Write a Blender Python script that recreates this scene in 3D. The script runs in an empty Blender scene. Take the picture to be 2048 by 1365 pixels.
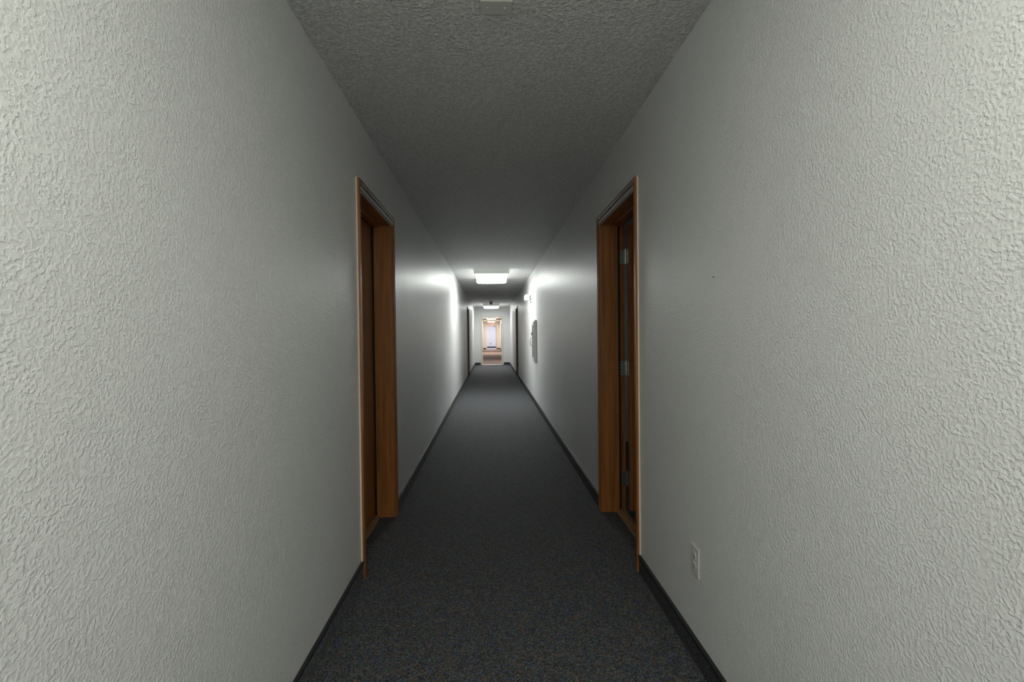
import bpy, bmesh, math
from mathutils import Matrix, Vector

S = bpy.context.scene
COL = S.collection

# ------------------------------------------------------------------ camera
F = 967.0
EYE = 1.2791
yaw, pit, rol = 0.0429, -0.0138, -0.0110
fw = Vector((math.sin(yaw)*math.cos(pit), math.cos(yaw)*math.cos(pit), math.sin(pit)))
r = fw.cross(Vector((0, 0, 1))).normalized()
u = r.cross(fw)
r2 = r*math.cos(rol) + u*math.sin(rol)
u2 = -r*math.sin(rol) + u*math.cos(rol)
cd = bpy.data.cameras.new('camera')
cam = bpy.data.objects.new('camera', cd)
COL.objects.link(cam)
M = Matrix((r2, u2, -fw)).transposed().to_4x4()
M.translation = Vector((0, 0, EYE))
cam.matrix_world = M
cd.sensor_width = 36.0
cd.sensor_fit = 'HORIZONTAL'
cd.lens = F*36.0/2048.0
cd.clip_start = 0.02
cd.clip_end = 200
S.camera = cam

# ------------------------------------------------------------------ world and exposure
w = bpy.data.worlds.new('world')
S.world = w
w.use_nodes = True
w.node_tree.nodes['Background'].inputs[0].default_value = (0.5, 0.55, 0.6, 1)
w.node_tree.nodes['Background'].inputs[1].default_value = 0.02
vs = S.view_settings
vs.view_transform = 'Standard'
vs.look = 'None'
vs.gamma = 1
vs.use_curve_mapping = False
vs.exposure = 0.0

# lamps of the corridor: y centre, luminance, colour   (their light is made in ceiling_light below)
COOL = (0.97, 1.0, 0.955)
WARM = (1.0, 0.88, 0.77)
DAY = (0.84, 0.86, 1.0)
LAMPS = [(-0.38, 1.42, (0.985, 1.0, 0.865)), (9.25, 2.7, COOL), (18.85, 1.9, COOL), (22.6, 2.0, (0.98, 0.96, 1.0)), (33.2, 5.5, WARM), (40.3, 3.8, WARM)]

# ------------------------------------------------------------------ main dimensions
XL, XR, H = -0.694, 0.783, 2.44
TW = 0.165              # wall thickness
Y0, YE, Y2, Y3 = -3.4, 20.47, 42.4, 46.4
HB = 0.095             # baseboard height
CT, CW = 0.018, 0.056  # casing thickness, width
HZ = 2.046             # door head height
DL1 = (2.556, 3.478)   # outer casing edges of the near doors
DR1 = (2.532, 3.462)
DL2 = (14.05, 14.99)
DR2 = (14.00, 14.94)
DL3 = (36.9, 37.84)
DR3 = (36.0, 36.94)

# ------------------------------------------------------------------ helpers
def box(bm, x0, x1, y0, y1, z0, z1):
    if x0 > x1: x0, x1 = x1, x0
    if y0 > y1: y0, y1 = y1, y0
    if z0 > z1: z0, z1 = z1, z0
    v = [bm.verts.new((x, y, z)) for x in (x0, x1) for y in (y0, y1) for z in (z0, z1)]
    for f in ((0,1,3,2), (4,6,7,5), (0,4,5,1), (2,3,7,6), (0,2,6,4), (1,5,7,3)):
        bm.faces.new([v[i] for i in f])
    return v

def cyl(bm, p0, p1, r0, r1=None, n=20):
    r1 = r0 if r1 is None else r1
    p0, p1 = Vector(p0), Vector(p1)
    a = (p1-p0).normalized()
    s = a.orthogonal().normalized(); t = a.cross(s)
    A = [bm.verts.new(p0+(s*math.cos(k*2*math.pi/n)+t*math.sin(k*2*math.pi/n))*r0) for k in range(n)]
    B = [bm.verts.new(p1+(s*math.cos(k*2*math.pi/n)+t*math.sin(k*2*math.pi/n))*r1) for k in range(n)]
    for k in range(n):
        bm.faces.new((A[k], A[(k+1) % n], B[(k+1) % n], B[k]))
    bm.faces.new(A[::-1]); bm.faces.new(B)

def prism(bm, poly, axis, a0, a1):
    """closed polygon of 2-D points extruded along an axis"""
    def P(q, a):
        return {'x': (a, q[0], q[1]), 'y': (q[0], a, q[1]), 'z': (q[0], q[1], a)}[axis]
    A = [bm.verts.new(P(q, a0)) for q in poly]
    B = [bm.verts.new(P(q, a1)) for q in poly]
    n = len(poly)
    for k in range(n):
        bm.faces.new((A[k], A[(k+1) % n], B[(k+1) % n], B[k]))
    bm.faces.new(A[::-1]); bm.faces.new(B)

def obj(name, bm, mat, parent=None, bevel=0, smooth=False, seg=2):
    bmesh.ops.recalc_face_normals(bm, faces=bm.faces)
    me = bpy.data.meshes.new(name)
    bm.to_mesh(me); bm.free()
    me.materials.append(mat)
    if smooth:
        me.shade_smooth()
        me.set_sharp_from_angle(angle=math.radians(40))
    o = bpy.data.objects.new(name, me)
    COL.objects.link(o)
    if parent is not None:
        o.parent = parent
    if bevel:
        m = o.modifiers.new('bevel', 'BEVEL'); m.width = bevel; m.segments = seg; m.limit_method = 'ANGLE'
        m.harden_normals = False
    return o

def empty(name, loc, label=None, cat=None, group=None, kind=None):
    o = bpy.data.objects.new(name, None)
    COL.objects.link(o)
    o.location = loc
    o.empty_display_size = 0.1
    return tag(o, label, cat, group, kind)

def tag(o, label=None, cat=None, group=None, kind=None):
    if label: o['label'] = label
    if cat: o['category'] = cat
    if group: o['group'] = group
    if kind: o['kind'] = kind
    return o

NEW = bmesh.new

# ------------------------------------------------------------------ materials
def mat(name, color=(0.5, 0.5, 0.5), rough=0.5, metal=0.0, spec=0.5, emit=None, strength=0):
    m = bpy.data.materials.new(name); m.use_nodes = True
    b = m.node_tree.nodes['Principled BSDF']
    b.inputs['Base Color'].default_value = (*color, 1)
    b.inputs['Roughness'].default_value = rough
    b.inputs['Metallic'].default_value = metal
    b.inputs['Specular IOR Level'].default_value = spec
    if emit:
        b.inputs['Emission Color'].default_value = (*emit, 1)
        b.inputs['Emission Strength'].default_value = strength
    return m

class N:
    def __init__(s, m):
        s.t = m.node_tree; s.n = s.t.nodes; s.b = s.n['Principled BSDF']
    def add(s, kind, **kw):
        x = s.n.new(kind)
        for k, v in kw.items():
            if k in x.inputs: x.inputs[k].default_value = v
            else: setattr(x, k, v)
        return x
    def link(s, a, b): s.t.links.new(a, b)
    def ramp(s, src, stops):
        x = s.n.new('ShaderNodeValToRGB')
        e = x.color_ramp.elements
        while len(e) < len(stops): e.new(0.5)
        for k, (p, c) in enumerate(stops):
            e[k].position = p
            e[k].color = (*c, 1) if isinstance(c, tuple) else (c, c, c, 1)
        s.link(src, x.inputs[0]); return x
    def math(s, op, a, b):
        x = s.n.new('ShaderNodeMath'); x.operation = op
        for i, q in enumerate((a, b)):
            if hasattr(q, 'links'): s.link(q, x.inputs[i])
            else: x.inputs[i].default_value = q
        return x.outputs[0]

def wall_paint(name, color, rough=0.33, spec=0.5, dist=0.00074):
    """orange-peel / knock-down plaster under satin paint"""
    m = mat(name, color, rough, 0, spec); g = N(m)
    tc = g.add('ShaderNodeTexCoord')
    n0 = g.add('ShaderNodeTexNoise', Scale=14.0, Detail=2.0)
    g.link(tc.outputs['Object'], n0.inputs['Vector'])
    # gentle warp so the blobs are uneven
    mx = g.n.new('ShaderNodeMix'); mx.data_type = 'VECTOR'; mx.inputs[0].default_value = 0.012
    g.link(tc.outputs['Object'], mx.inputs[4]); g.link(n0.outputs['Color'], mx.inputs[5])
    n1 = g.add('ShaderNodeTexNoise', Scale=145.0, Detail=1.5, Roughness=0.45, Distortion=0.1)
    n2 = g.add('ShaderNodeTexNoise', Scale=230.0, Detail=1.0, Roughness=0.5)
    for n in (n1, n2): g.link(mx.outputs[1], n.inputs['Vector'])
    r1 = g.ramp(n1.outputs[0], [(0.38, 0.0), (0.62, 1.0)])
    r1.color_ramp.interpolation = 'EASE'
    area = g.ramp(n0.outputs[0], [(0.36, 0.65), (0.6, 1.0)])
    h = g.math('MULTIPLY', r1.outputs[0], area.outputs[0])
    h = g.math('ADD', h, g.math('MULTIPLY', n2.outputs[0], 0.45))
    b = g.add('ShaderNodeBump', Strength=1.0, Distance=dist)
    g.link(h, b.inputs['Height']); g.link(b.outputs[0], g.b.inputs['Normal'])
    # faint uneven roller tone
    n3 = g.add('ShaderNodeTexNoise', Scale=1.3, Detail=3.0)
    g.link(tc.outputs['Object'], n3.inputs['Vector'])
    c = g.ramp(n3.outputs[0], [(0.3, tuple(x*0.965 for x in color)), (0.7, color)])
    # hollows of the texture darkened in the colour, in place of relief shading
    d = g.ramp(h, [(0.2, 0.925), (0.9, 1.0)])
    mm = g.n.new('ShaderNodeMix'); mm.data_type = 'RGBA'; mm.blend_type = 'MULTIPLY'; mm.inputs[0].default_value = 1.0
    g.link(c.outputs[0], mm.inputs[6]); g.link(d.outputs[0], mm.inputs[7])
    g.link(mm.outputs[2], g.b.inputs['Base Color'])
    return m

def popcorn(name, color):
    m = mat(name, color, 0.5, 0, 0.45); g = N(m)
    tc = g.add('ShaderNodeTexCoord')
    n1 = g.add('ShaderNodeTexNoise', Scale=62.0, Detail=4.0, Roughness=0.6)
    v = g.add('ShaderNodeTexVoronoi', Scale=80.0)
    n0 = g.add('ShaderNodeTexNoise', Scale=5.0, Detail=2.0)
    for n in (n1, v, n0): g.link(tc.outputs['Object'], n.inputs['Vector'])
    r1 = g.ramp(n1.outputs[0], [(0.40, 0.0), (0.62, 1.0)])
    r2_ = g.ramp(v.outputs['Distance'], [(0.0, 1.0), (0.6, 0.0)])
    h = g.math('ADD', g.math('MULTIPLY', r1.outputs[0], 1.0), g.math('MULTIPLY', r2_.outputs[0], 0.7))
    b = g.add('ShaderNodeBump', Strength=1.0, Distance=0.008)
    g.link(h, b.inputs['Height']); g.link(b.outputs[0], g.b.inputs['Normal'])
    a = g.ramp(n1.outputs[0], [(0.42, tuple(x*0.84 for x in color)), (0.56, color)])  # shading of the popcorn relief put into the colour
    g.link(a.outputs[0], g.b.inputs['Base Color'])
    return m

def carpet(name, base, k=1.0, sat=1.0):
    m = mat(name, base, 0.75, 0, 0.35); g = N(m)
    tc = g.add('ShaderNodeTexCoord')
    v = g.add('ShaderNodeTexVoronoi', Scale=260.0)
    v2 = g.add('ShaderNodeTexVoronoi', Scale=95.0)
    n = g.add('ShaderNodeTexNoise', Scale=55.0, Detail=3.0, Roughness=0.7)
    nb = g.add('ShaderNodeTexNoise', Scale=3.0, Detail=2.0)
    for q in (v, v2, n, nb): g.link(tc.outputs['Object'], q.inputs['Vector'])
    s1 = g.n.new('ShaderNodeSeparateColor'); g.link(v2.outputs['Color'], s1.inputs[0])
    def c(*q): return tuple(b_*(1-sat)+x*sat for x, b_ in zip(q, base))
    tone = g.ramp(s1.outputs[0], [(0.0, c(0.020, 0.034, 0.085)), (0.16, c(0.045, 0.045, 0.052)), (0.34, c(0.060, 0.052, 0.044)),
                                  (0.52, c(0.036, 0.058, 0.046)), (0.72, c(0.052, 0.050, 0.050)), (0.90, c(0.095, 0.045, 0.030))])
    tone.color_ramp.interpolation = 'CONSTANT'
    s2 = g.n.new('ShaderNodeSeparateColor'); g.link(v.outputs['Color'], s2.inputs[0])
    lum = g.ramp(s2.outputs[0], [(0.0, 0.12*k), (0.55, 0.85*k), (1.0, 2.4*k)])
    mx = g.n.new('ShaderNodeMix'); mx.data_type = 'RGBA'; mx.blend_type = 'MULTIPLY'; mx.inputs[0].default_value = 1.0
    soft = g.n.new('ShaderNodeMix'); soft.data_type = 'RGBA'; soft.inputs[0].default_value = 0.38
    g.link(tone.outputs[0], soft.inputs[6]); soft.inputs[7].default_value = (*base, 1)
    g.link(soft.outputs[2], mx.inputs[6]); g.link(lum.outputs[0], mx.inputs[7])
    g.link(mx.outputs[2], g.b.inputs['Base Color'])
    h = g.math('ADD', n.outputs[0], g.math('MULTIPLY', s2.outputs[1], 0.6))
    b = g.add('ShaderNodeBump', Strength=0.8, Distance=0.003)
    g.link(h, b.inputs['Height']); g.link(b.outputs[0], g.b.inputs['Normal'])
    return m

def wood(name, dark, light, rough=0.32, spec=0.5):
    m = mat(name, light, rough, 0, spec); g = N(m)
    tc = g.add('ShaderNodeTexCoord')
    mp = g.add('ShaderNodeMapping'); mp.inputs['Scale'].default_value = (38, 38, 1.6)
    g.link(tc.outputs['Object'], mp.inputs['Vector'])
    n = g.add('ShaderNodeTexNoise', Scale=1.0, Detail=5.0, Roughness=0.6, Distortion=0.4)
    g.link(mp.outputs[0], n.inputs['Vector'])
    c = g.ramp(n.outputs[0], [(0.3, dark), (0.7, light)])
    # scuffs: short pale vertical scratches, mostly low down
    mp2 = g.add('ShaderNodeMapping'); mp2.inputs['Scale'].default_value = (150, 150, 9)
    g.link(tc.outputs['Object'], mp2.inputs['Vector'])
    n2 = g.add('ShaderNodeTexNoise', Scale=1.0, Detail=1.0)
    g.link(mp2.outputs[0], n2.inputs['Vector'])
    sc = g.ramp(n2.outputs[0], [(0.73, 0.0), (0.76, 1.0)])
    mx = g.n.new('ShaderNodeMix'); mx.data_type = 'RGBA'
    g.link(g.math('MULTIPLY', sc.outputs[0], 0.45), mx.inputs[0])
    g.link(c.outputs[0], mx.inputs[6]); mx.inputs[7].default_value = (0.42, 0.27, 0.15, 1)
    g.link(mx.outputs[2], g.b.inputs['Base Color'])
    b = g.add('ShaderNodeBump', Strength=0.3, Distance=0.0006)
    g.link(n.outputs[0], b.inputs['Height']); g.link(b.outputs[0], g.b.inputs['Normal'])
    return m

def plastic(name, color, rough=0.4):
    m = mat(name, color, rough); g = N(m)
    tc = g.add('ShaderNodeTexCoord')
    n = g.add('ShaderNodeTexNoise', Scale=30.0, Detail=2.0)
    g.link(tc.outputs['Object'], n.inputs['Vector'])
    c = g.ramp(n.outputs[0], [(0.3, tuple(x*0.94 for x in color)), (0.7, color)])
    g.link(c.outputs[0], g.b.inputs['Base Color'])
    return m

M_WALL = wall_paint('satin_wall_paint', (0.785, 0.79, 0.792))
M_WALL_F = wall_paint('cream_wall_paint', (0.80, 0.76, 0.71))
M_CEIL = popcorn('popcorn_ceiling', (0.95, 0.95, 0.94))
M_CARPET = carpet('speckled_carpet', (0.045, 0.048, 0.053), 1.5)
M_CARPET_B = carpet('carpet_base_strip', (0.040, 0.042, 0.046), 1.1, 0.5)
M_CARPET_L = carpet('carpet_base_strip_light', (0.048, 0.049, 0.051), 2.2, 0.8)  # left strip lightened in colour to offset the weaker light it gets
M_CARPET_F = carpet('brown_carpet', (0.22, 0.16, 0.14), 1.0, 0.0)
M_CAP = plastic('black_rubber_cap', (0.012, 0.012, 0.013), 0.5)
M_WOOD = wood('stained_wood', (0.18, 0.066, 0.016), (0.40, 0.15, 0.038))
M_WOODD = wood('darkened_wood', (0.060, 0.030, 0.016), (0.13, 0.060, 0.028))  # for the far doors, shade of the deep recesses put into the colour
M_WOODG = wood('grey_brown_wood', (0.085, 0.060, 0.040), (0.19, 0.135, 0.090))  # darker, greyer wood for the head casings
M_WOODL = wood('worn_wood_edge', (0.22, 0.10, 0.04), (0.42, 0.20, 0.085), 0.4)
M_SILL = wood('threshold_wood', (0.20, 0.11, 0.055), (0.40, 0.24, 0.13), 0.45)
M_PALE = plastic('pale_strip', (0.50, 0.46, 0.43), 0.5)  # pale tone of the strip on the head casings
M_CAULK = plastic('cream_caulk', (0.78, 0.66, 0.55), 0.5)
M_GAP = plastic('dark_gap', (0.008, 0.006, 0.005), 0.8)
M_FRAME = plastic('cream_painted_frame', (0.74, 0.70, 0.66), 0.4)
M_PLATE = plastic('off_white_plastic', (0.62, 0.62, 0.59), 0.35)
M_WHITE = plastic('white_plastic', (0.85, 0.85, 0.83), 0.35)
M_CAP_METAL = plastic('off_white_enamel', (0.66, 0.67, 0.62), 0.45)
M_DARKP = plastic('dark_plastic', (0.03, 0.03, 0.03), 0.5)
M_STEEL = mat('satin_steel', (0.55, 0.54, 0.52), 0.35, 1.0)
M_GREY = plastic('grey_enamel', (0.42, 0.42, 0.41), 0.4)
M_LGREY = plastic('light_grey_enamel', (0.66, 0.66, 0.64), 0.4)
M_SCREW = mat('zinc_screw', (0.75, 0.74, 0.72), 0.35, 0.8)
M_GLASS = mat('cabinet_glass', (0.10, 0.105, 0.10), 0.3, 0.0, 0.4)

# ------------------------------------------------------------------ the setting
def side_wall(name, x, sgn, y0, y1, openings, m):
    """thick wall whose corridor face is at x; openings = (y0, y1, head)"""
    bm = NEW(); xo = x + sgn*TW
    y = y0
    for (a, b, hz) in sorted(openings):
        box(bm, x, xo, y, a, 0, H)
        box(bm, x, xo, a, b, hz, H)
        y = b
    box(bm, x, xo, y, y1, 0, H)
    return tag(obj(name, bm, m), kind='structure')

def hole(d): return (d[0]+CW-0.02, d[1]-CW+0.02, HZ+0.02)

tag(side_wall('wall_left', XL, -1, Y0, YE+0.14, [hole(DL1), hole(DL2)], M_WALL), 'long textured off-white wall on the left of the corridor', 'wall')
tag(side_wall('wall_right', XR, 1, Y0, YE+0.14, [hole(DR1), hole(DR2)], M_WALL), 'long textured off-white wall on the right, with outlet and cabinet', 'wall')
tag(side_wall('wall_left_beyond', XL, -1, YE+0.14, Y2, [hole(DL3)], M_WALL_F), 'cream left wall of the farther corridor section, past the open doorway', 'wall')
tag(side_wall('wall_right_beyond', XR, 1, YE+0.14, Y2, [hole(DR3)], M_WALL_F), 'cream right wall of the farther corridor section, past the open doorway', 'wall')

bm = NEW(); box(bm, XL-TW, XR+TW, Y0, YE+0.07, -0.1, 0)
tag(obj('floor', bm, M_CARPET), 'dark speckled carpet of the near corridor', 'floor', kind='structure')
bm = NEW(); box(bm, XL-TW, XR+TW, YE+0.07, Y2+0.07, -0.1, 0)
tag(obj('floor_beyond', bm, M_CARPET_F), 'brown carpet seen through the open doorway', 'floor', kind='structure')
bm = NEW(); box(bm, XL-TW, XR+TW, Y0, YE+0.07, H, H+0.1)
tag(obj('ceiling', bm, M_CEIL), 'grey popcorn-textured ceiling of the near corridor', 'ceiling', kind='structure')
bm = NEW(); box(bm, XL-TW, XR+TW, YE+0.07, Y2+0.07, H, H+0.1)
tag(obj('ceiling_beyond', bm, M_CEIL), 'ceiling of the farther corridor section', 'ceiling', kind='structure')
bm = NEW(); box(bm, XL-TW, XR+TW, Y0-0.12, Y0, 0, H)
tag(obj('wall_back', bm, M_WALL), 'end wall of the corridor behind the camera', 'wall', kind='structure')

# unseen glowing panel added behind the camera to brighten ceiling and walls
e = empty('fill_panel_back', (0.04, Y0, 0.25), 'glowing fill panel added on the wall behind the camera, out of view', 'fill light', kind='structure')
mw = mat('fill_panel_glow', (0.8, 0.8, 0.8), 0.3, emit=(0.97, 1.0, 0.97), strength=3.2)
bm = NEW(); box(bm, -0.5, 0.5, 0.004, 0.012, 0, 2.0); obj('pane', bm, mw, e)
bm = NEW()
for q in ((-0.56, -0.5, -0.06, 2.06), (0.5, 0.56, -0.06, 2.06), (-0.5, 0.5, -0.06, 0.0), (-0.5, 0.5, 2.0, 2.06)):
    box(bm, q[0], q[1], 0.0, 0.03, q[2], q[3])
obj('frame', bm, M_FRAME, e)

# cross wall with the open doorway, seen at the end of the near corridor
OX0, OX1, OZ = -0.375, 0.450, 2.00
bm = NEW()
box(bm, XL, OX0-0.03, YE, YE+0.14, 0, H)
box(bm, OX1+0.03, XR, YE, YE+0.14, 0, H)
box(bm, OX0-0.03, OX1+0.03, YE, YE+0.14, OZ+0.03, H)
tag(obj('wall_end', bm, M_WALL), 'cross wall at the end of the near corridor, around the open doorway', 'wall', kind='structure')
P0, P1, PZ = -0.375, 0.410, 2.0
bm = NEW()
box(bm, XL, P0, Y2, Y2+0.14, 0, H)
box(bm, P1, XR, Y2, Y2+0.14, 0, H)
box(bm, P0, P1, Y2, Y2+0.14, PZ, H)
tag(obj('wall_far_end', bm, M_WALL_F), 'cream wall at the far end of the building, under the red exit sign', 'wall', kind='structure')
# lobby past the last opening
bm = NEW()
box(bm, -1.6, 1.7, Y3, Y3+0.1, 0, H)
tag(obj('wall_lobby', bm, M_WHITE), 'bluish-white lobby wall seen through the last opening', 'wall', kind='structure')
bm = NEW()
box(bm, -1.7, -1.6, Y2+0.14, Y3+0.1, 0, H); box(bm, 1.7, 1.8, Y2+0.14, Y3+0.1, 0, H)
box(bm, -1.7, XL, Y2+0.04, Y2+0.14, 0, H); box(bm, XR, 1.8, Y2+0.04, Y2+0.14, 0, H)
tag(obj('wall_lobby_side', bm, M_WHITE), 'side walls of the lobby past the last opening', 'wall', kind='structure')
bm = NEW(); box(bm, -1.8, 1.9, Y2+0.07, Y3+0.1, -0.1, 0)
tag(obj('floor_lobby', bm, plastic('lavender_tile', (0.45, 0.42, 0.50), 0.3)), 'pale lavender floor of the lobby', 'floor', kind='structure')
bm = NEW(); box(bm, -1.8, 1.9, Y2+0.07, Y3+0.1, H, H+0.1)
tag(obj('ceiling_lobby', bm, M_WHITE), 'white ceiling of the lobby', 'ceiling', kind='structure')

# room behind the open door on the right
RX0, RX1, RY0, RY1 = XR+TW, XR+TW+3.2, 1.2, 5.6
bm = NEW()
box(bm, RX1, RX1+0.1, RY0-0.1, RY1+0.1, 0, H); box(bm, RX0, RX1, RY1, RY1+0.1, 0, H); box(bm, RX0, RX1, RY0-0.1, RY0, 0, H)
tag(obj('wall_room', bm, plastic('room_paint', (0.62, 0.64, 0.62), 0.6)), 'pale walls of the room behind the open door on the right', 'wall', kind='structure')
bm = NEW(); box(bm, RX0, RX1+0.1, RY0-0.1, RY1+0.1, -0.1, 0)
tag(obj('floor_room', bm, M_CARPET), 'dark carpet of the room behind the open door', 'floor', kind='structure')
bm = NEW(); box(bm, RX0, RX1+0.1, RY0-0.1, RY1+0.1, H, H+0.1)
tag(obj('ceiling_room', bm, plastic('room_ceiling', (0.62, 0.55, 0.52), 0.8)), 'ceiling of the room behind the open door', 'ceiling', kind='structure')

# baseboards: strip of carpet with a black rubber cap
def baseboard(name, x, sgn, spans, m, cap, label):
    """sgn = direction from the wall face into the corridor"""
    e = empty(name, (x, spans[0][0], 0), label, 'baseboard', kind='structure')
    bm = NEW()
    for a, b in spans: box(bm, 0, sgn*0.010, a-spans[0][0], b-spans[0][0], 0, HB-0.008)
    obj('carpet_strip', bm, m, e)
    bm = NEW()
    for a, b in spans: box(bm, 0, sgn*0.014, a-spans[0][0], b-spans[0][0], HB-0.009, HB)
    tag(obj('cap_strip', bm, cap, e), 'black rubber cap strip')
    return e
baseboard('baseboard_left', XL, 1, [(Y0, DL1[0]), (DL1[1], DL2[0]), (DL2[1], YE)], M_CARPET_L, M_CAP, 'dark carpet baseboard with black cap along the left wall')
baseboard('baseboard_right', XR, -1, [(Y0, DR1[0]), (DR1[1], DR2[0]), (DR2[1], YE)], M_CARPET_B, M_CAP, 'dark carpet baseboard with black cap along the right wall')
M_BROWNBASE = plastic('brown_vinyl_base', (0.07, 0.028, 0.018), 0.5)
baseboard('baseboard_left_beyond', XL, 1, [(YE+0.14, DL3[0]), (DL3[1], Y2)], M_BROWNBASE, M_BROWNBASE, 'dark brown baseboard on the left of the farther corridor section')
baseboard('baseboard_right_beyond', XR, -1, [(YE+0.14, DR3[0]), (DR3[1], Y2)], M_BROWNBASE, M_BROWNBASE, 'dark brown baseboard on the right of the farther corridor section')
e = empty('baseboard_end', (XL, YE, 0), 'dark carpet baseboard on the cross wall, either side of the open doorway', 'baseboard', kind='structure')
bm = NEW(); 
for a, b in ((XL+0.01, OX0-0.075), (OX1+0.075, XR-0.01)): box(bm, a-XL, b-XL, -0.010, 0, 0, HB-0.008)
obj('carpet_strip', bm, M_CARPET_B, e)
bm = NEW()
for a, b in ((XL+0.014, OX0-0.075), (OX1+0.075, XR-0.014)): box(bm, a-XL, b-XL, -0.014, 0, HB-0.009, HB)
obj('cap_strip', bm, M_CAP, e)
bm = NEW()
for a, b in ((XL+0.01, P0-0.06), (P1+0.06, XR-0.01)): box(bm, a, b, Y2-0.012, Y2, 0, HB)
tag(obj('baseboard_far_end', bm, M_BROWNBASE), 'dark brown baseboard on the far end wall', 'baseboard', kind='structure')
bm = NEW(); box(bm, -1.6, 1.7, Y3-0.012, Y3, 0, 0.13)
tag(obj('baseboard_lobby', bm, plastic('blue_black_base', (0.02, 0.02, 0.04), 0.5)), 'blue-black baseboard of the lobby wall', 'baseboard', kind='structure')

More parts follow.
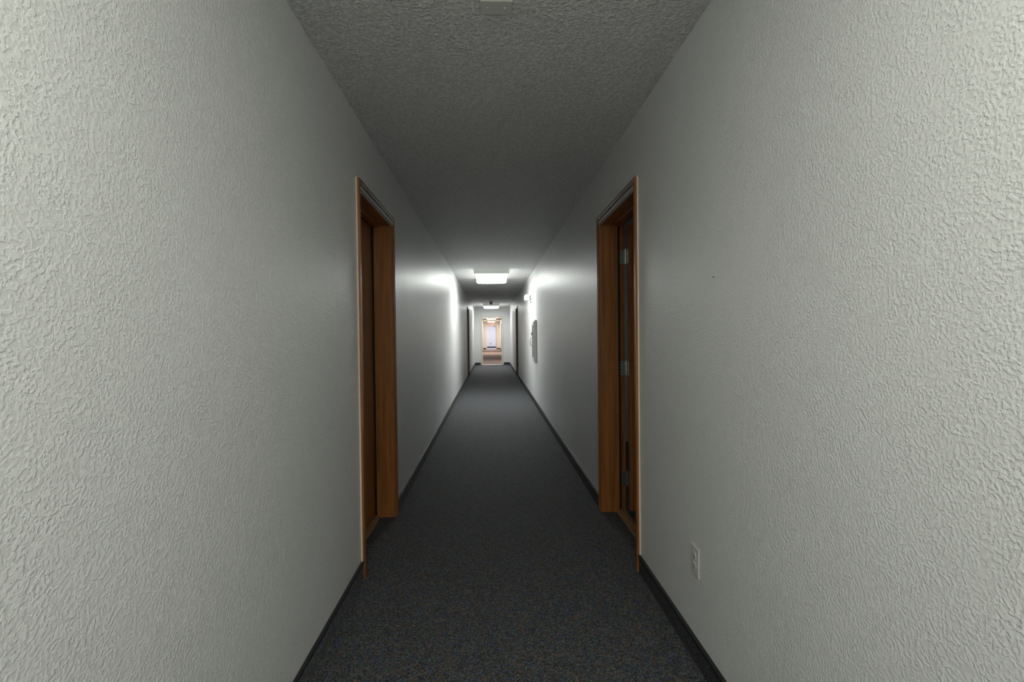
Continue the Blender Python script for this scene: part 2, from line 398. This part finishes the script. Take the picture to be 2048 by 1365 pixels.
# ------------------------------------------------------------------ side doors
def door(name, x, s, d, label, leaf_open=False, wd=None):
    wd = wd or M_WOOD
    """s = +1 for a door in the right wall, -1 in the left wall; local x' runs from the wall face away from the corridor"""
    e = empty(name, (x, d[0], 0), label, 'door', kind='structure')
    W = d[1]-d[0]; top = HZ+CW+0.004
    X = lambda q: s*q
    a, b = CW, W-CW                       # clear opening
    # casings: moulded profile, one mesh per piece
    def prof(y_out, y_in):                # (x', y) profile; outer edge thick, inner edge thinner
        k = 1 if y_in > y_out else -1
        return [(X(0), y_out), (X(-CT), y_out), (X(-CT), y_out+k*0.012), (X(-CT+0.004), y_out+k*0.016), (X(-CT+0.003), y_out+k*0.036),
                (X(-CT+0.008), y_out+k*0.044), (X(-CT+0.010), y_in+k*0.000), (X(0), y_in)]
    for y0, y1 in ((0, a-0.004), (W, b+0.004)):
        bm = NEW(); prism(bm, prof(y0, y1), 'z', 0.0, top)
        c = obj('casing', bm, wd, e, bevel=0.0015)
        k = -1 if y0 == 0 else 1
        bm = NEW(); box(bm, X(0), X(-0.007), y0, y0+k*0.003, HB, top+0.002)
        tag(obj('caulk_line', bm, M_CAULK, c), 'cream caulk line along the outer edge')
    bm = NEW()
    zt, zb = top, HZ+0.004
    prism(bm, [(X(0), zt), (X(-CT), zt), (X(-CT), zt-0.012), (X(-CT+0.004), zt-0.016), (X(-CT+0.003), zt-0.036), (X(-CT+0.008), zt-0.044),
               (X(-CT+0.010), zb), (X(0), zb)], 'y', 0.0005, W-0.0005)
    hc = obj('head_casing', bm, M_WOODG, e, bevel=0.0015)
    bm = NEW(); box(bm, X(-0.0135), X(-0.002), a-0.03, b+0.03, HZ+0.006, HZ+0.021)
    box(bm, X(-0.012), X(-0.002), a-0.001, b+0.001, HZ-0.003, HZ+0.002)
    tag(obj('head_strip', bm, M_PALE, hc), 'pale strip along the lower edge of the head casing')
    # jambs and head lining
    D = TW+0.002
    for y0, y1 in ((a-0.019, a), (b, b+0.019)):
        bm = NEW(); box(bm, X(0.0), X(D), y0, y1, 0, HZ+0.019)
        obj('jamb', bm, wd, e, bevel=0.001)
    bm = NEW(); box(bm, X(0.0), X(D), a, b, HZ, HZ+0.019)
    obj('head_jamb', bm, wd, e)
    # stops
    so = 0.118
    for y0, y1 in ((a, a+0.011), (b-0.011, b)):
        bm = NEW(); box(bm, X(so-0.035), X(so), y0, y1, 0, HZ)
        obj('door_stop', bm, wd, e, bevel=0.001)
    bm = NEW(); box(bm, X(so-0.035), X(so), a+0.011, b-0.011, HZ-0.011, HZ)
    obj('door_stop', bm, wd, e)
    # threshold
    bm = NEW(); prism(bm, [(X(0.098), 0), (X(0.104), 0.014), (X(so+0.02), 0.016), (X(D), 0.010), (X(D), 0)], 'y', a, b)
    obj('threshold', bm, M_SILL, e, bevel=0.001)
    if not leaf_open:
        bm = NEW(); box(bm, X(so+0.013), X(so+0.049), a+0.003, b-0.003, 0.022, HZ-0.004)
        lf = obj('door_leaf', bm, wd, e, bevel=0.0015)
        kn = NEW(); y = a+0.07
        cyl(kn, (X(so+0.020), y, 0.96), (X(so+0.012), y, 0.96), 0.032)
        cyl(kn, (X(so+0.012), y, 0.96), (X(so-0.020), y, 0.96), 0.012)
        cyl(kn, (X(so-0.020), y, 0.96), (X(so-0.048), y, 0.96), 0.028, 0.022)
        obj('door_knob', kn, M_STEEL, lf, bevel=0.003, smooth=True)
        bm = NEW(); box(bm, X(so+0.0005), X(so+0.0125), b-0.009, b-0.0005, 0.02, HZ-0.012)
        obj('gap_strip', bm, M_GAP, e)  # dark strip between stop and leaf
    else:
        # leaf swung 90 degrees into the room, hinged on the far jamb
        hx = D-0.004
        bm = NEW(); box(bm, X(D+0.018), X(D+0.018+b-a-0.006), b-0.050, b-0.012, 0.022, HZ-0.004)
        lf = obj('door_leaf', bm, wd, e, bevel=0.0015)
        kn = NEW(); xk = D+0.016+b-a-0.07
        cyl(kn, (X(xk), b-0.012, 0.96), (X(xk), b+0.045, 0.96), 0.026); cyl(kn, (X(xk), b-0.050, 0.96), (X(xk), b-0.107, 0.96), 0.026)
        obj('door_knob', kn, M_STEEL, lf, bevel=0.003, smooth=True)
        bm = NEW(); box(bm, X(so+0.0005), X(so+0.016), b-0.006, b-0.0005, 0.02, HZ-0.012)
        obj('gap_strip', bm, M_GAP, e)  # dark strip on the jamb behind the stop
        for zc in (1.822, 1.030, 0.243):
            hb = NEW()
            # plate let into the jamb, corners cut round
            q = 0.0505; x0, x1 = D-0.032, D
            prism(hb, [(X(x1), zc-q), (X(x0+0.010), zc-q), (X(x0+0.003), zc-q+0.003), (X(x0), zc-q+0.010), (X(x0), zc+q-0.010),
                       (X(x0+0.003), zc+q-0.003), (X(x0+0.010), zc+q), (X(x1), zc+q)], 'y', b-0.003, b+0.001)
            # plate on the door edge
            box(hb, X(D+0.014), X(D+0.017), b-0.046, b-0.014, zc-q, zc+q)
            hg = obj('hinge', hb, M_STEEL, e, bevel=0.0005)
            kb = NEW()
            for k in range(5):
                z0 = zc-q+k*2*q/5
                cyl(kb, (X(D+0.007), b-0.007, z0+0.0006), (X(D+0.007), b-0.007, z0+2*q/5-0.0006), 0.0068, n=16)
            cyl(kb, (X(D+0.007), b-0.007, zc-q-0.004), (X(D+0.007), b-0.007, zc+q+0.005), 0.005, n=12)
            obj('knuckle', kb, M_STEEL, hg, smooth=True)
            sb = NEW()
            for dz, dx in ((-0.036, 0.018), (-0.013, 0.010), (0.013, 0.010), (0.036, 0.018)):
                cyl(sb, (X(D-0.032+dx), b-0.0025, zc+dz), (X(D-0.032+dx), b-0.0042, zc+dz), 0.0040, 0.0034, n=12)
            tag(obj('screw', sb, M_DARKP, hg), 'dark screw heads', kind=None)
    return e

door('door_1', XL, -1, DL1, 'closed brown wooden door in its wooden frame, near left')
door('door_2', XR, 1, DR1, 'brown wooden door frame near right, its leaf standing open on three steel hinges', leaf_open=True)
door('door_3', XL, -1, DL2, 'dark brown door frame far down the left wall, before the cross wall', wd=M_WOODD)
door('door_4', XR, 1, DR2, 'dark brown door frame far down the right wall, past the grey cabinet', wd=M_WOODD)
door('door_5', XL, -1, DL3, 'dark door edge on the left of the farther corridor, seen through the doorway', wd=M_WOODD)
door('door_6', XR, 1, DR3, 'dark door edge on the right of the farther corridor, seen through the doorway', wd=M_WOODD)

# open doorway frame in the cross wall
e = empty('door_7', ((OX0+OX1)/2, YE, 0), 'open doorway with cream painted frame in the cross wall', 'doorway', kind='structure')
cx = (OX0+OX1)/2
for sx, ex in ((-1, OX0), (1, OX1)):
    bm = NEW(); box(bm, ex-cx, ex-cx+sx*0.075, -0.022, 0.0, 0, OZ+0.075)
    box(bm, ex-cx, ex-cx+sx*0.03, 0.0, 0.162, 0, OZ+0.03)
    box(bm, ex-cx, ex-cx+sx*0.075, 0.14, 0.162, 0, OZ+0.075)
    obj('side_frame', bm, M_FRAME, e)
    bm = NEW(); box(bm, ex-cx-sx*0.015, ex-cx, 0.055, 0.10, 0, OZ)
    obj('frame_stop', bm, M_FRAME, e)
bm = NEW(); box(bm, OX0-cx, OX1-cx, -0.022, 0.162, OZ, OZ+0.03); box(bm, OX0-cx, OX1-cx, -0.022, 0.0, OZ+0.03, OZ+0.075)
obj('head_frame', bm, M_FRAME, e)
bm = NEW(); prism(bm, [(-0.02, 0), (0.0, 0.012), (0.14, 0.012), (0.16, 0)], 'x', OX0-cx, OX1-cx)
tag(obj('threshold', bm, plastic('pale_threshold', (0.75, 0.66, 0.62), 0.4), e), 'pale threshold strip')
bm = NEW(); box(bm, OX1-cx+0.030, OX1-cx+0.036, -0.026, -0.022, 0.05, 1.25)
obj('strike_strip', bm, M_GREY, e)

# frame of the last opening
e = empty('door_8', ((P0+P1)/2, Y2, 0), 'last opening at the far end, with white frame, below the exit sign', 'doorway', kind='structure')
cx = (P0+P1)/2
for sx, ex in ((-1, P0), (1, P1)):
    bm = NEW(); box(bm, ex-cx, ex-cx+sx*0.055, -0.02, 0, 0, PZ+0.055)
    obj('side_frame', bm, M_WHITE if sx < 0 else M_GREY, e)
bm = NEW(); box(bm, P0-cx, P1-cx, -0.02, 0, PZ, PZ+0.055)
obj('head_frame', bm, M_FRAME, e)

# ------------------------------------------------------------------ ceiling lights
def ceiling_light(x, y, lum, col, label, side=0.42, cap=0.085, group='ceiling lights along the corridor'):
    e = empty('ceiling_light', (x, y, H), label, 'ceiling light', group)
    L, Wd, hh = 1.46, 0.62, 0.093
    bm = NEW(); box(bm, -Wd/2+0.01, Wd/2-0.01, -L/2, L/2, -0.018, 0)
    obj('housing', bm, M_CAP_METAL, e)
    mc = plastic('translucent_end_cap', (0.66, 0.67, 0.62), 0.45)
    cb = mc.node_tree.nodes['Principled BSDF']
    cb.inputs['Emission Color'].default_value = (0.93*col[0], 1.0*col[1], 0.93*col[2], 1)
    cb.inputs['Emission Strength'].default_value = cap*lum
    for sy in (-1, 1):
        bm = NEW()
        prism(bm, [(-Wd/2, 0), (-Wd/2, -hh+0.006), (-Wd/2+0.006, -hh), (Wd/2-0.006, -hh), (Wd/2, -hh+0.006), (Wd/2, 0)], 'y', sy*L/2, sy*(L/2+0.016))
        obj('end_cap', bm, mc, e, bevel=0.001)
    m = bpy.data.materials.new('lit_acrylic'); m.use_nodes = True
    g = N(m)
    g.b.inputs['Base Color'].default_value = (0.8, 0.8, 0.8, 1)
    g.b.inputs['Roughness'].default_value = 0.3
    g.b.inputs['Emission Color'].default_value = (*col, 1)
    # the prismatic panel sends most light down, less out of its sides (true for any direction of view)
    ge = g.add('ShaderNodeNewGeometry'); sp = g.n.new('ShaderNodeSeparateXYZ'); g.link(ge.outputs['True Normal'], sp.inputs[0])
    dn = g.ramp(g.math('MULTIPLY', sp.outputs[2], -1.0), [(0.15, side), (0.9, 1.0)])
    g.link(g.math('MULTIPLY', dn.outputs[0], lum*BRIGHT), g.b.inputs['Emission Strength'])
    bm = NEW()
    pts = [(-0.300, -0.019), (-0.294, -0.085), (-0.284, -0.100), (-0.262, -0.108)]
    n = 6
    for k in range(1, n):
        t = -0.262+0.524*k/n
        pts.append((t, -0.108-0.004*(1-(t/0.262)**2)))
    pts += [(-p[0], p[1]) for p in pts[3::-1]]
    prism(bm, pts, 'y', -L/2+0.001, L/2-0.001)
    for sx in (-1, 1):
        rb = NEW(); box(rb, sx*0.300, sx*0.308, -L/2, L/2, -0.030, -0.004)
        obj('side_rail', rb, M_CAP_METAL, e)
    tag(obj('diffuser', bm, m, e, smooth=True), 'glowing white diffuser')
    return e
BRIGHT = 6.0
labels = ['ceiling light directly overhead, out of the picture, lighting the nearest walls',
          'nearest and largest glowing rectangular ceiling light in view, ahead of the grey cabinet',
          'second glowing ceiling light, just before the open doorway in the cross wall',
          'ceiling light just past the cross wall, hidden above the doorway',
          'upper of the two warm ceiling lights seen through the doorway',
          'lower, farthest warm ceiling light, right above the exit sign']
for (y, lum, col), lb in zip(LAMPS, labels):
    ceiling_light(0.02 if y < 15 else 0.015, y, lum, col, lb, 1.4 if y < 0 else 0.38, 0.35 if y < 0 else 0.085)
ceiling_light(0.05, Y2+2.2, 3.2, DAY, 'unseen cool light added in the lobby past the last opening, in place of daylight', group='added lights off the corridor')  # added fixture standing in for the lobby's daylight
ceiling_light(RX0+1.6, 3.9, 0.16, (0.9, 1.0, 0.95), 'unseen dim light added to brighten the room behind the open door', group='added lights off the corridor')  # added fixture, lifts the side room seen past the hinges

# ------------------------------------------------------------------ small things
# blank cover plate on the ceiling
e = empty('cover_plate', (0.031, 1.725, H), 'blank off-white cover plate with two screws on the near ceiling', 'cover plate')
bm = NEW(); box(bm, -0.057, 0.057, -0.036, 0.036, -0.007, 0)
obj('plate', bm, M_PLATE, e, bevel=0.004, seg=3)
for sx in (-1, 1):
    bm = NEW(); cyl(bm, (sx*0.030, 0.0, -0.0065), (sx*0.030, 0.0, -0.0090), 0.0040, 0.0030, 14)
    obj('screw', bm, M_SCREW, e)

# smoke detector before the second light
e = empty('smoke_detector', (0.01, 16.9, H), 'small dark-bodied smoke detector on pale base, in front of the second light', 'smoke detector')
bm = NEW(); cyl(bm, (0, 0, 0), (0, 0, -0.018), 0.075, 0.070, 28); obj('base', bm, M_WHITE, e, smooth=True)
bm = NEW(); cyl(bm, (0, 0, -0.018), (0, 0, -0.05), 0.058, 0.055, 28); cyl(bm, (0, 0, -0.05), (0, 0, -0.115), 0.05, 0.042, 28)
obj('body', bm, M_GREY, e, smooth=True)

# electrical outlet
e = empty('electrical_outlet', (XR, 1.832, 0.393), 'off-white duplex electrical outlet low on the right wall, near the baseboard', 'outlet')
bm = NEW(); box(bm, -0.0055, 0.0, -0.035, 0.035, -0.057, 0.057)
obj('cover_plate', bm, M_PLATE, e, bevel=0.003, seg=3)
for sz in (-1, 1):
    bm = NEW()
    zc = sz*0.0195
    poly = [(0.0165*math.cos(t), zc+max(-0.0135, min(0.0135, 0.0172*math.sin(t)))) for t in [k*math.pi/12 for k in range(24)]]
    prism(bm, poly, 'x', -0.0050, -0.0078)
    rc = obj('receptacle', bm, M_PLATE, e)
    bm = NEW()
    box(bm, -0.0082, -0.0070, -0.0072, -0.0052, zc-0.002, zc+0.007); box(bm, -0.0082, -0.0070, 0.0052, 0.0072, zc-0.001, zc+0.006)
    cyl(bm, (-0.0070, 0, zc-0.0075), (-0.0082, 0, zc-0.0075), 0.0026, n=12)
    tag(obj('slot', bm, M_DARKP, rc), 'dark plug slots')
bm = NEW(); cyl(bm, (-0.005, 0, 0), (-0.0068, 0, 0), 0.0032, n=12); obj('screw', bm, M_SCREW, e)

# lobby outlet
bm = NEW(); box(bm, -0.05, 0.05, -0.01, 0, -0.07, 0.07)
o = obj('electrical_outlet', bm, M_GREY, bevel=0.002); o.location = (-0.06, Y3, 0.40)
tag(o, 'tiny grey outlet plate low on the bluish-white lobby wall', 'outlet')

# fire cabinet on the right wall
CY0, CY1, CZ0, CZ1, CP = 8.22, 8.62, 0.785, 1.520, 0.045
e = empty('wall_cabinet', (XR, CY0, CZ0), 'narrow grey metal cabinet with handle on the right wall, beneath the white alarm', 'wall cabinet')
w_, h_ = CY1-CY0, CZ1-CZ0
bm = NEW(); box(bm, -CP, 0, 0, w_, 0, h_)
obj('cabinet_body', bm, M_LGREY, e, bevel=0.003)
bm = NEW()
for q in ((0.03, 0.08, 0.03, h_-0.03), (w_-0.08, w_-0.03, 0.03, h_-0.03), (0.08, w_-0.08, 0.03, 0.09), (0.08, w_-0.08, h_-0.09, h_-0.03)):
    box(bm, -CP-0.014, -CP, *q)
dr = obj('cabinet_door', bm, M_PLATE, e, bevel=0.001)
bm = NEW(); box(bm, -CP-0.008, -CP-0.003, 0.08, w_-0.08, 0.09, h_-0.09)
tag(obj('window_pane', bm, M_GLASS, dr), 'dark glazed panel')
bm = NEW()
seg = 18
zc, yc = 0.355, 0.30
for k in range(seg):
    t0, t1 = math.pi*k/seg, math.pi*(k+1)/seg
    p = lambda t: (-CP-0.012-0.042*math.sin(t), yc, zc+0.075*math.cos(t))
    cyl(bm, p(t0), p(t1), 0.0065, n=10)
obj('handle', bm, M_WHITE, dr, smooth=True)
bm = NEW(); box(bm, -CP-0.03, -CP-0.012, yc-0.02, yc+0.02, 0.47, 0.53); cyl(bm, (-CP-0.014, yc, 0.50), (-CP-0.036, yc, 0.50), 0.012)
obj('latch', bm, M_STEEL, dr, bevel=0.002)

# white alarm box high on the right wall
e = empty('alarm_sounder', (XR, 9.30, 1.98), 'white box-shaped alarm sticking out high on the right wall', 'alarm')
bm = NEW(); box(bm, -0.014, 0, -0.065, 0.065, -0.085, 0.085); obj('back_plate', bm, M_WHITE, e, bevel=0.003)
bm = NEW(); box(bm, -0.035, -0.014, -0.04, 0.04, -0.045, 0.05); obj('neck', bm, M_GREY, e)
bm = NEW(); prism(bm, [(-0.035, -0.052), (-0.130, -0.052), (-0.138, -0.044), (-0.138, 0.040), (-0.120, 0.058), (-0.035, 0.058)], 'y', -0.055, 0.055)
obj('horn_box', bm, M_WHITE, e, bevel=0.003)
bm = NEW()
for k in range(3): box(bm, -0.052-0.0, -0.044, -0.0565, -0.0545, -0.035+k*0.03, -0.017+k*0.03)
obj('vent_slot', bm, M_GREY, e)
bm = NEW(); cyl(bm, (-0.018, -0.02, -0.075), (-0.018, -0.02, -0.098), 0.008, n=12); obj('test_button', bm, M_GREY, e)

# red exit sign above the last opening
e = empty('exit_sign', (0.035, Y2, 2.10), 'small red exit sign over the last opening at the far end', 'exit sign')
bm = NEW(); box(bm, -0.17, 0.17, -0.05, 0, 0, 0.19)
obj('sign_box', bm, M_WHITE, e, bevel=0.006)
bm = NEW()
def stroke(x0, x1, z0, z1): box(bm, x0, x1, -0.056, -0.050, z0, z1)
zz, zt = 0.03, 0.16; sw = 0.022
# E
stroke(-0.145, -0.145+sw, zz, zt)
for z0 in (zz, (zz+zt)/2-sw/2, zt-sw): stroke(-0.145+sw, -0.085, z0, z0+sw)
# X
for sgn in (1, -1):
    A = [(-0.068, 0), (-0.068+sw*1.2, 0), (-0.003, 1), (-0.003-sw*1.2, 1)]
    q = [(px, (zz+(zt-zz)*pz) if sgn > 0 else (zt-(zt-zz)*pz)) for px, pz in A]
    prism(bm, q, 'y', -0.056-0.0005*(sgn > 0), -0.050)
# I
stroke(0.025, 0.025+sw, zz, zt)
# T
stroke(0.065, 0.145, zt-sw, zt); stroke(0.105-sw/2, 0.105+sw/2, zz, zt-sw)
tag(obj('lettering', bm, mat('red_lit_letters', (0.8, 0.08, 0.05), 0.4, emit=(1.0, 0.12, 0.08), strength=1.6), e), 'glowing red EXIT letters')

# door closer bracket at the last opening
bm = NEW(); box(bm, -0.06, 0.06, -0.06, 0, -0.03, 0.03)
o = obj('door_closer', bm, M_DARKP, bevel=0.008); o.location = (0.29, Y2-0.02, 2.0)
tag(o, 'tiny dark door closer at the upper right corner of the last opening', 'door closer')

# nail in the right wall
bm = NEW(); cyl(bm, (0, 0, 0), (-0.003, 0, 0), 0.0012, n=8); cyl(bm, (-0.003, 0, 0), (-0.0042, 0, 0), 0.0024, n=10)
o = obj('nail', bm, M_DARKP)
o.location = (XR, XR*F/(1437-982.5), EYE+(669-557)*XR/(1437-982.5))
tag(o, 'tiny dark nail head in the right wall, between the open door and the picture edge', 'nail')
